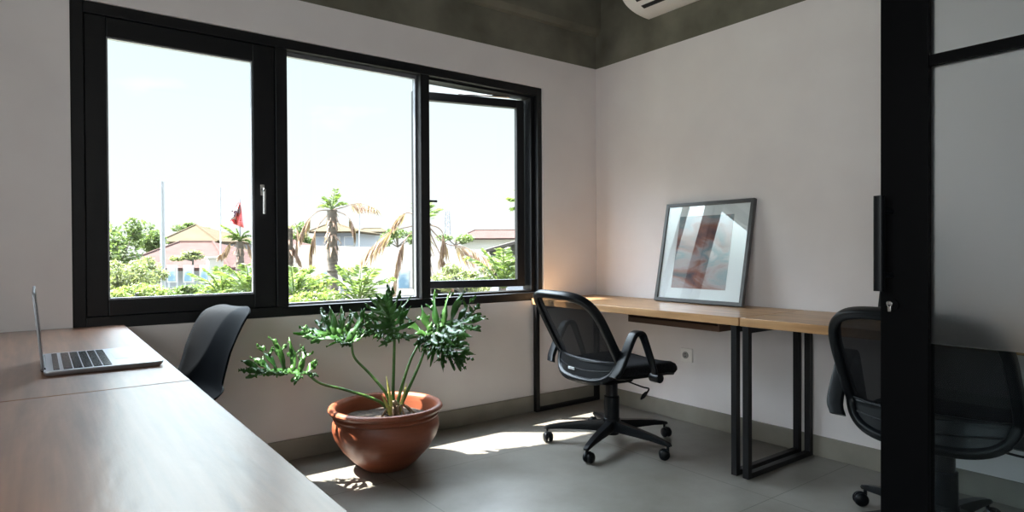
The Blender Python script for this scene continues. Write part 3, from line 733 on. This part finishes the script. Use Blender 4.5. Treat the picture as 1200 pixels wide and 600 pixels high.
def foliage(name, c, rad, n, leaf, m, seed, label, cat, group=None, base=None, stem='trunk'):
    """leafy crown of many small leaves around clustered boughs, with a stem down to the ground"""
    rnd = random.Random(seed); mb = MB(); c = V(c); root = empty(name, (c.x, c.y, base if base is not None else GZ)); O = V(root.location)
    cl = []
    for i in range(max(5, n // 160)):
        while True:
            p = V((rnd.uniform(-1, 1), rnd.uniform(-1, 1), rnd.uniform(-1, 1)))
            if p.length < 1: break
        cl.append((V((p.x * rad[0], p.y * rad[1], p.z * rad[2])) * .8, rnd.uniform(.25, .45)))
    for i in range(n):
        q, k = rnd.choice(cl); d = V((rnd.gauss(0, 1), rnd.gauss(0, 1), rnd.gauss(0, 1))).normalized() * rnd.uniform(.6, 1)
        p = c - O + q + V((d.x * rad[0] * k, d.y * rad[1] * k, d.z * rad[2] * k * 1.1))
        a = V((rnd.gauss(0, 1), rnd.gauss(0, 1), rnd.gauss(0, .7))).normalized(); b2 = a.cross(V((rnd.gauss(0, 1), rnd.gauss(0, 1), 1))).normalized(); s_ = leaf * rnd.uniform(.6, 1.3)
        mb.add([p - a * s_, p + b2 * s_ * .42, p + a * s_, p - b2 * s_ * .42], [(0, 1, 2, 3)])
    mb.build('crown', m, root, smooth=0)
    st = MB(); h0 = c.z - O.z
    st.cyl((0, 0, 0), (0, 0, h0), max(.05, rad[0] * .07), 8, max(.03, rad[0] * .03))
    for q, k in cl[:6]: st.cyl((0, 0, max(.1, h0 - rad[2] * .8)), tuple(c - O + q * .8), max(.03, rad[0] * .03), 6, .015)
    st.build('trunk', stem, root)
    tag(root, label, cat, group); return root

def solid_poly(name, pts, th, m, parent=None, down=V((0, 0, -1))):
    n = len(pts); a = [V(p) for p in pts]; b2 = [p + down * th for p in a]
    return MB().rings([a, b2]).build(name, m, parent, smooth=0)

def hip_house(label, px0, px1, apx0, apx1, py_ridge, py_eave, D, depth, roofm, wallm, pyw, cat='house', windows=0):
    """hip-roofed house: eave from px0 to px1, ridge apx0..apx1; depth metres front to back"""
    E0, E1 = at(px0, py_eave, D), at(px1, py_eave, D)
    ax = (E1 - E0); ax.z = 0; ax.normalize(); bk = V((-ax.y, ax.x, 0)); ze = (E0.z + E1.z) / 2
    k = (D + depth / 2) / D
    R0, R1 = at(apx0, py_ridge, D + depth / 2), at(apx1, py_ridge, D + depth / 2)
    zr = R0.z; wid = (E1 - E0).dot(ax)
    O = V((E0.x, E0.y, GZ)); root = empty('house', tuple(O), math.atan2(ax.y, ax.x))
    def loc(P): d = P - O; return d.dot(ax), d.dot(bk)
    r0 = loc(R0)[0]; r1 = loc(R1)[0]; hz, rz_ = ze - GZ, zr - GZ
    r0 = max(.2, min(wid - .2, r0)); r1 = max(r0 + .1, min(wid - .1, r1))
    vs = [(0, 0, hz), (wid, 0, hz), (wid, depth, hz), (0, depth, hz), (r0, depth / 2, rz_), (r1, depth / 2, rz_)]
    vs2 = [(x, y, z - .15) for x, y, z in vs[:4]]
    fs = [(0, 1, 5, 4), (1, 2, 5), (2, 3, 4, 5), (3, 0, 4), (0, 6, 7, 1), (1, 7, 8, 2), (2, 8, 9, 3), (3, 9, 6, 0), (6, 9, 8, 7)]
    MB().add(vs + vs2, fs).build('roof', roofm, root, smooth=0)
    MB().tube([(r0, depth / 2, rz_), (r1, depth / 2, rz_)], .1, 6).tube([(0, 0, hz), (r0, depth / 2, rz_)], .09, 6).tube([(wid, 0, hz), (r1, depth / 2, rz_)], .09, 6).build('ridge_cap', roofm, root)
    MB().box(.4, wid - .4, .4, depth - .4, 0, hz - .12).build('wall', wallm, root, smooth=0)
    for i in range(windows):
        x = wid * (i + .7) / (windows + .4); q = MB().box(x - .45, x + .45, .33, .42, hz - 1.3, hz - .45).build('window', 'wall_white', root, smooth=0)
        MB().box(x - .38, x + .38, .30, .335, hz - 1.23, hz - .52).build('pane', 'wall_grey', q, smooth=0)
    tag(root, label, cat); return root
hip_house('house with yellow hip roof rising behind the red tiled roof', 186, 256, 219, 226, 264, 283, 42, 9, 'roof_yellow', 'wall_grey', 286)
hip_house('low house with broad red tiled roof behind the display boards', 128, 268, 176, 250, 284, 314, 30, 12, 'roof_red', 'wall_grey', 320)
hip_house('house with orange hip roof and grey blue walls behind the tall palm', 362, 420, 386, 394, 262, 271, 55, 9, 'roof_yellow', 'wall_grey', 285, windows=3)
hip_house('small white house with flat yellowish roof right of the tall palm', 416, 452, 420, 447, 268, 271.5, 72, 7, 'roof_yellow', 'wall_white', 287, windows=2)
hip_house('long house with red roof at the far right of the view', 536, 625, 556, 640, 270, 279, 62, 12, 'roof_red', 'wall_white', 280)
hip_house('red roofed house beyond the left edge of the middle window', 300, 352, 310, 345, 282, 292, 45, 8, 'roof_red', 'wall_white', 290)

# large pale roof across the middle
q = [at(318, 336, 24), at(545, 333, 21), at(660, 295, 38), at(345, 287, 44)]
root = empty('warehouse', (q[0].x, q[0].y, GZ)); O = V(root.location); tag(root, 'wide low building with a pale sheet roof filling the middle of the view', 'building')
solid_poly('roof', [p - O for p in q], .12, 'roof_pale', root)
inner = [O + (p - O) * .97 for p in q]; lowp = [V((p.x, p.y, p.z - .35)) - O for p in inner]; gnd = [V((p.x, p.y, 0)) for p in lowp]
MB().rings([lowp, gnd]).build('wall', 'wall_white', root, smooth=0)
# dark gabled shed on the right
q0, q1, q2 = at(574, 299, 17), at(606, 302, 16.3), at(606, 281, 16.3)
root = empty('shed', (q0.x, q0.y, GZ)); O = V(root.location); tag(root, 'grey weathered shed gable above the bushes at the right', 'shed')
bkv = V((.6, .8, 0)) * 2
fr = [q0 - O, q1 - O + V((1.2, -.9, 0)), q2 - O + V((1.2, -.9, .35)), at(573, 295, 17) - O]
MB().rings([fr, [p + bkv for p in fr]]).build('gable_wall', 'gable', root, smooth=0)
t0, t1 = fr[3], fr[2]
solid_poly('roof', [t0 + V((-.3, -.3, .06)), t1 + V((0, -.3, .1)), t1 + bkv + V((0, 0, .1)), t0 + bkv + V((-.3, 0, .06))], .08, 'roof_pale', root)
MB().rings([[V((p.x, p.y, 0)) for p in (fr[0], fr[1])] + [V((p.x, p.y, p.z)) for p in (fr[1], fr[0])], [V((p.x, p.y, 0)) + bkv for p in (fr[0], fr[1])] + [p + bkv for p in (fr[1], fr[0])]]).build('lower_wall', 'wall_grey', root, smooth=0)
# small grey lean-to roof lower middle
q = [at(412, 352, 13), at(486, 350, 12.4), at(492, 334, 16), at(400, 331, 17)]
root = empty('lean_to', (q[0].x, q[0].y, GZ)); O = V(root.location); tag(root, 'small lean-to with pale sloping roof low in the middle window', 'shed')
solid_poly('roof', [p - O for p in q], .08, 'roof_pale', root)
for p in q:
    d = p - O; MB().box(d.x - .05, d.x + .05, d.y - .05, d.y + .05, 0, d.z - .05).build('post', 'pole', root, smooth=0)
# white block beside the boards
a, b2 = at(245, 327, 20.5), at(261, 303, 20.5)
root = MB().box(-.22, .22, -.2, .2, 0, b2.z - GZ).box(-.26, .26, -.24, .24, b2.z - GZ, b2.z - GZ + .06).build('gate_pillar', 'wall_white', loc=(( a.x + b2.x) / 2, a.y, GZ), bevel=.01)
tag(root, 'white square gate pillar at the end of the row of display boards', 'pillar')

# display boards
bm_ = noisy(mat('board_picture', (.4, .5, .6), .6), (.16, .27, .36), (.48, .55, .58), 2.2, 3, lo=.42, hi=.58)
def board(px0, px1, py0, py1, D, label):
    a, b2 = at(px0, py0, D), at(px1, py1, D); ax = at(px1, py0, D) - a; wd = ax.length; ax.normalize()
    r = empty('display_board', (a.x, a.y, GZ), math.atan2(ax.y, ax.x)); zt, zb = a.z - GZ, b2.z - GZ
    fr_ = MB().box(0, wd, -.02, .02, zb, zt).build('panel', 'wall_white', r, smooth=0)
    MB().box(.03, wd - .03, -.03, -.018, zb + .04, zt - .04).build('picture', bm_, fr_, smooth=0)
    for x in (.02, wd - .02): MB().box(x - .02, x + .02, .02, .06, 0, zt).build('post', 'pole', r, smooth=0)
    tag(r, label, 'board', 'display boards along the garden')
board(196, 207, 311, 331, 18, 'blue white display board just right of the tall grey pole')
board(215, 226, 311, 331, 18, 'blue white display board, middle of the three between pole and pillar')
board(234, 245, 311, 331, 18, 'blue white display board just left of the white pillar')
board(289, 300, 311, 337, 17, 'display board at the right edge of the left window')
board(330, 341, 312, 332, 17, 'display board at the left edge of the middle window')
board(377, 387, 314, 343, 16.5, 'tall white display board just left of the tall palm trunk')
board(466, 481, 316, 346, 15, 'grey blue board behind the hanging dead palm fronds')

def pole(name, px, py0, py1, D, r, label, cat):
    a = at(px, py0, D); o = MB().cyl((0, 0, 0), (0, 0, a.z - GZ), r, 12, r * .75)
    o.cyl((0, 0, 0), (0, 0, .25), r * 1.6, 12)
    o = o.build(name, 'pole', loc=(a.x, a.y, GZ)); tag(o, label, cat); return o
pole('street_pole', 190, 213, 348, 16, .068, 'thick grey pole rising above the roofs in the left window', 'pole')
pole('antenna_mast', 258, 220, 300, 24, .03, 'thin mast standing left of the red flag', 'mast')
pole('antenna_mast', 421, 252, 275, 45, .05, 'short thin mast above the white house', 'mast')
# lattice mast
a = at(524, 248, 70); O = V((a.x, a.y, GZ)); mb = MB(); hgt = a.z - GZ
for i in range(3):
    an = i * 2.1; mb.cyl((.7 * cos(an), .7 * sin(an), 0), (.25 * cos(an), .25 * sin(an), hgt), .05, 6)
for k in range(14):
    z0, z1 = hgt * k / 14, hgt * (k + 1) / 14; r0, r1 = .7 - .45 * k / 14, .7 - .45 * (k + 1) / 14
    for i in range(3):
        a0, a1 = i * 2.1, (i + 1) * 2.1; mb.cyl((r0 * cos(a0), r0 * sin(a0), z0), (r1 * cos(a1), r1 * sin(a1), z1), .03, 4)
tag(mb.build('lattice_mast', 'wall_grey', loc=tuple(O)), 'distant lattice mast in the right window', 'mast')

# flag
a = at(281, 234, 19); fl = empty('flag', (a.x, a.y, GZ)); O = V(fl.location); tag(fl, 'red flag with a dark emblem flying above the short palm', 'flag')
MB().cyl((0, 0, 0), tuple(a - O), .022, 8).build('flagpole', 'pole', fl)
def fp(px, py, d=0): return at(px, py, 19 + d) - O
rows = [((280.5, 236), (281.5, 238)), ((276, 243), (283, 246)), ((272, 249), (284, 253)), ((268, 256), (285, 260)), ((273, 262), (285.5, 267))]
R = [[fp(l[0] + (r_[0] - l[0]) * j / 8, l[1] + (r_[1] - l[1]) * j / 8, .12 * sin(j * 1.3 + i)) for j in range(9)] for i, (l, r_) in enumerate(rows)]
MB().rings(R, False, False).build('cloth', 'flag', fl, smooth=60, solid=.01)
R = [[fp(l[0] + (r_[0] - l[0]) * j / 8, l[1] + (r_[1] - l[1]) * j / 8, .12 * sin(j * 1.3 + i) - .03) for j in range(0, 5 + (i == 1))][:5] for i, (l, r_) in enumerate(rows[1:4], 1)]
MB().rings(R, False, False).build('white_field', 'flag_white', fl, smooth=60, solid=.008)
em = MB()
for (x, y, sx, sy) in ((275.5, 249.5, 1.6, 2.6), (273.3, 247.8, 1.8, 1.0), (278.0, 248.2, 1.8, 1.0), (275.2, 253.2, 1.2, 1.4), (275.7, 246.6, .8, .9)):
    c = fp(x, y, -.14); k = 19 / F_PX
    em.rings([[c + CR * sx * k * cos(2 * pi * i / 10) + CU * sy * k * sin(2 * pi * i / 10) - CF * dd for i in range(10)] for dd in (0, .015)])
em.build('emblem', mat('flag_emblem_dark', (.10, .05, .07), .8), fl)

# palms
def frond(mb, P, wd, n=26, droopy=.3, seed=0, u0=.18):
    rnd = random.Random(seed); P = spline(P, 8); L = len(P)
    mb.tube(P, .014 if u0 > .3 else .02, 5, scale=[1 - .7 * i / (L - 1) for i in range(L)])
    for i in range(n):
        u = u0 + (1 - u0) * i / (n - 1); k = u * (L - 1); j = min(L - 2, int(k)); p = P[j].lerp(P[j + 1], k - j); t = (P[j + 1] - P[j]).normalized()
        sd = t.cross(V((0, 0, 1))); sd = sd.normalized() if sd.length > .05 else V((1, 0, 0))
        for sg in (-1, 1):
            ln = wd * (1.15 - .8 * abs(u - .45)) * rnd.uniform(.7, 1.15)
            d = (sd * sg * (1 - droopy) + t * .6 + V((0, 0, -droopy * 1.6)) + V((rnd.gauss(0, .1), rnd.gauss(0, .1), rnd.gauss(0, .1)))).normalized()
            wv = V((rnd.gauss(0, 1), rnd.gauss(0, 1), rnd.gauss(0, 1))).cross(d).normalized() * .022
            e2 = p + d * ln + V((0, 0, -droopy * ln * .4)); mmid = p + d * ln * .5
            mb.add([p, mmid - wv, e2, mmid + wv], [(0, 1, 2, 3)])
def palm(px, py, D, tr_, label, green, dead, seed=0, skirt=0):
    a = at(px, py, D); root = empty('palm_tree', (a.x, a.y, GZ)); O = V(root.location); h0 = a.z - GZ; rnd = random.Random(seed)
    prof = []; nseg = 22
    for i in range(nseg + 1):
        z = h0 * i / nseg; rr = tr_ * (1.15 - .25 * i / nseg); prof += [(rr * 1.10, z), (rr * .92, z + h0 / nseg * .8)]
    MB().lathe([(.001, 0)] + prof[:-1] + [(.001, h0)], 14).build('trunk', 'trunk', root, smooth=30)
    c = a - O
    for i, (dx, dy, ln, wd) in enumerate(green):
        mb = MB(); e2 = c + (CR * dx + CU * dy) * ln + CF * rnd.uniform(-.4, .4) * ln; md = c.lerp(e2, .5) + V((0, 0, ln * .18))
        frond(mb, [c, md, e2], wd, 22, .15, seed * 31 + i); mb.build('green_frond', 'palmgreen', root, smooth=0)
    for i, (pts, wd, dr_) in enumerate(dead):
        mb = MB(); P = [c] + [at(x, y, D + dd) - O for x, y, dd in pts]
        frond(mb, P, wd, 30, dr_, seed * 57 + i, .5); mb.build('dead_frond', 'dead', root, smooth=0)
    if skirt:
        mb = MB()
        for i in range(skirt):
            an = rnd.uniform(0, 6.28); d = V((cos(an), sin(an), 0)); p = c + V((0, 0, rnd.uniform(-.7, .1))); ln = rnd.uniform(.25, .55)
            e2 = p + d * rnd.uniform(.06, .28) + V((0, 0, -ln)); wv = V((-d.y, d.x, 0)) * .03
            mb.add([p, p.lerp(e2, .5) - wv, e2, p.lerp(e2, .5) + wv], [(0, 1, 2, 3)])
        mb.build('dead_skirt', 'dead', root, smooth=0)
    tag(root, label, 'palm tree'); return root
palm(281, 283, 19, .12, 'short palm with green crown in front of the flag', [(-1, 1.0, .48, .2), (-.9, .3, .5, .2), (-.2, 1, .35, .2), (.8, .5, .40, .2), (.9, -.1, .4, .2), (-.5, .8, .35, .2), (-.2, .3, .3, .2), (.5, .9, .35, .2)],
     [([(270, 285, 0), (260, 298, 0)], .28, .8), ([(290, 286, 0), (297, 300, .3)], .25, .8), ([(268, 292, .2), (256, 300, 0)], .2, .7)], 3, 30)
palm(389, 246, 15, .13, 'tall bare palm trunk with a shaggy crown in the middle window', [(-.4, .8, .35, .2), (.3, .9, .4, .2), (.1, 1, .5, .15), (.8, .5, .35, .2), (-.8, .3, .35, .2)],
     [([(372, 248, 0), (358, 262, .3), (350, 280, 0)], .30, .75), ([(375, 262, .4), (366, 280, 0), (364, 300, 0)], .42, .9), ([(402, 243, 0), (420, 238, .2), (440, 244, 0)], .28, .5),
      ([(405, 252, .3), (413, 262, 0), (416, 276, 0)], .25, .8)], 5, 90)
palm(499, 262, 13, .11, 'palm behind the second mullion trailing long dead fronds', [(-.1, 1, .4, .3), (.6, .8, .4, .25)],
     [([(482, 250, 0), (470, 252, 0), (462, 262, 0)], .30, .4), ([(470, 268, 0), (450, 276, 0), (424, 302, 0)], .50, .45), ([(480, 275, .2), (468, 295, 0), (462, 330, 0)], .42, .85),
      ([(515, 268, 0), (520, 280, 0), (516, 300, 0)], .40, .6), ([(522, 285, 0), (545, 290, .2), (575, 305, 0)], .45, .5), ([(512, 290, 0), (522, 310, 0), (530, 330, 0)], .45, .85)], 8, 40)
palm(622, 246, 9, .11, 'palm at the far right showing only green fan tips', [(-1, .55, .30, .16), (-.9, .1, .28, .14), (-.6, .9, .30, .15), (.5, .8, .4, .3), (.9, .2, .4, .3)], [], 12, 0)
palm(339, 268, 17, .10, 'palm behind the first mullion with brown drooping fronds', [], [([(346, 262, 0), (349, 275, 0), (347, 290, 0)], .30, .7), ([(336, 280, 0), (345, 292, 0), (352, 306, 0)], .30, .6), ([(330, 262, 0), (322, 280, 0)], .3, .7)], 15, 20)

# trees
foliage('tree', at(138, 288, 25), (1.15, 1.0, 1.3), 2600, .10, 'tree', 1, 'large tree at the left edge of the left window', 'tree')
foliage('tree', at(172, 280, 38), (1.5, 1.2, 1.0), 1800, .13, 'tree', 2, 'round tree left of the yellow roofed house', 'tree')
foliage('tree', at(222, 266, 60), (2.0, 1.5, .8), 900, .18, 'tree', 3, 'distant tree crown showing just above the yellow roof', 'tree')
foliage('tree', at(352, 276, 62), (1.9, 1.5, 1.2), 1200, .18, 'tree', 4, 'green tree left of the orange roofed house', 'tree')
foliage('tree', at(466, 279, 52), (1.9, 1.5, .9), 1300, .16, 'tree', 5, 'broad pale tree behind the pale roof, beside the second mullion', 'tree')
foliage('tree', at(534, 281, 60), (2.3, 1.5, .7), 900, .18, 'tree', 6, 'low green tree in front of the far red roof', 'tree')
# bushes near the window
foliage('bush', at(142, 330, 14), (.75, .6, .62), 4200, .045, 'bush', 21, 'pale flowering bush in the lower left corner of the window', 'bush', stem='gable')
foliage('bush', at(164, 319, 15), (.60, .5, .40), 2400, .045, 'bush', 22, 'climbing bush left of the tall grey pole', 'bush', stem='gable')
foliage('bush', at(160, 343, 12), (.55, .4, .30), 1800, .045, 'lime', 23, 'yellow green bush at the foot of the tall grey pole', 'bush', stem='gable')
foliage('bush', at(226, 300, 21), (.75, .5, .20), 1100, .06, 'bush', 29, 'bush spilling over the top of the display boards', 'bush', stem='gable')
foliage('bush', at(222, 345, 13), (.65, .4, .20), 2200, .045, 'tree', 24, 'dark green bush under the display boards', 'bush', stem='gable')
foliage('bush', at(272, 336, 13), (.55, .45, .30), 1600, .05, 'lime', 25, 'lime green bush below the short palm', 'bush', stem='gable')
foliage('bush', at(358, 330, 14), (.55, .45, .36), 1500, .05, 'lime', 26, 'lime green bush in the left of the middle window', 'bush', stem='gable')
foliage('bush', at(403, 322, 19), (.55, .5, .28), 900, .05, 'lime', 27, 'small lime bush right of the tall palm trunk', 'bush', stem='gable')
foliage('bush', at(372, 352, 11), (.7, .45, .18), 1300, .045, 'lime', 31, 'low leafy plants along the bottom of the middle window', 'bush', stem='gable')
foliage('bush', at(540, 325, 12), (.60, .5, .32), 2600, .04, 'bush', 28, 'pale green bush across the lower right window', 'bush', stem='gable')
foliage('bush', at(586, 314, 13), (.50, .5, .30), 1700, .045, 'bush', 30, 'leafy bush below the grey shed gable', 'bush', stem='gable')
UPG = [(-1, .9, .55, .22), (-.5, 1, .6, .22), (0, 1, .62, .2), (.5, 1, .6, .22), (1, .8, .55, .22), (-1, .3, .5, .2), (1, .3, .5, .2), (.25, .9, .45, .2)]
palm(262, 352, 12, .05, 'young fan palm with bright green fronds below the flag', UPG, [], 41, 0)
palm(292, 350, 11.5, .05, 'young fan palm in the lower right corner of the left window', UPG, [], 42, 0)
palm(345, 354, 11, .05, 'young fan palm in the lower left corner of the middle window', UPG, [], 43, 0)
palm(420, 356, 10.5, .05, 'young fan palm rising right of the tall palm trunk', UPG, [], 44, 0)
palm(590, 338, 10, .05, 'young fan palm in the lower right corner of the right window', UPG, [], 45, 0)

# the repeats of one kind share a group
GROUPS = {'office_chair': 'office chairs at the oak desks', 'framed_picture': 'pictures leaning on the oak desks', 'palm_tree': 'palm trees outside the window',
          'tree': 'trees among the far roofs', 'bush': 'bushes in the garden below the window', 'house': 'houses seen through the window', 'antenna_mast': 'thin masts above the roofs'}
for o in list(COL.objects):
    k = o.name.split('.')[0]
    if o.parent is None and k in GROUPS and 'label' in o: o['group'] = GROUPS[k]
for o, gname in ((dA, 'oak desks on the right wall'), (dB, 'oak desks on the right wall'), (dC, 'brown desks on the left'), (dD, 'brown desks on the left')): o['group'] = gname
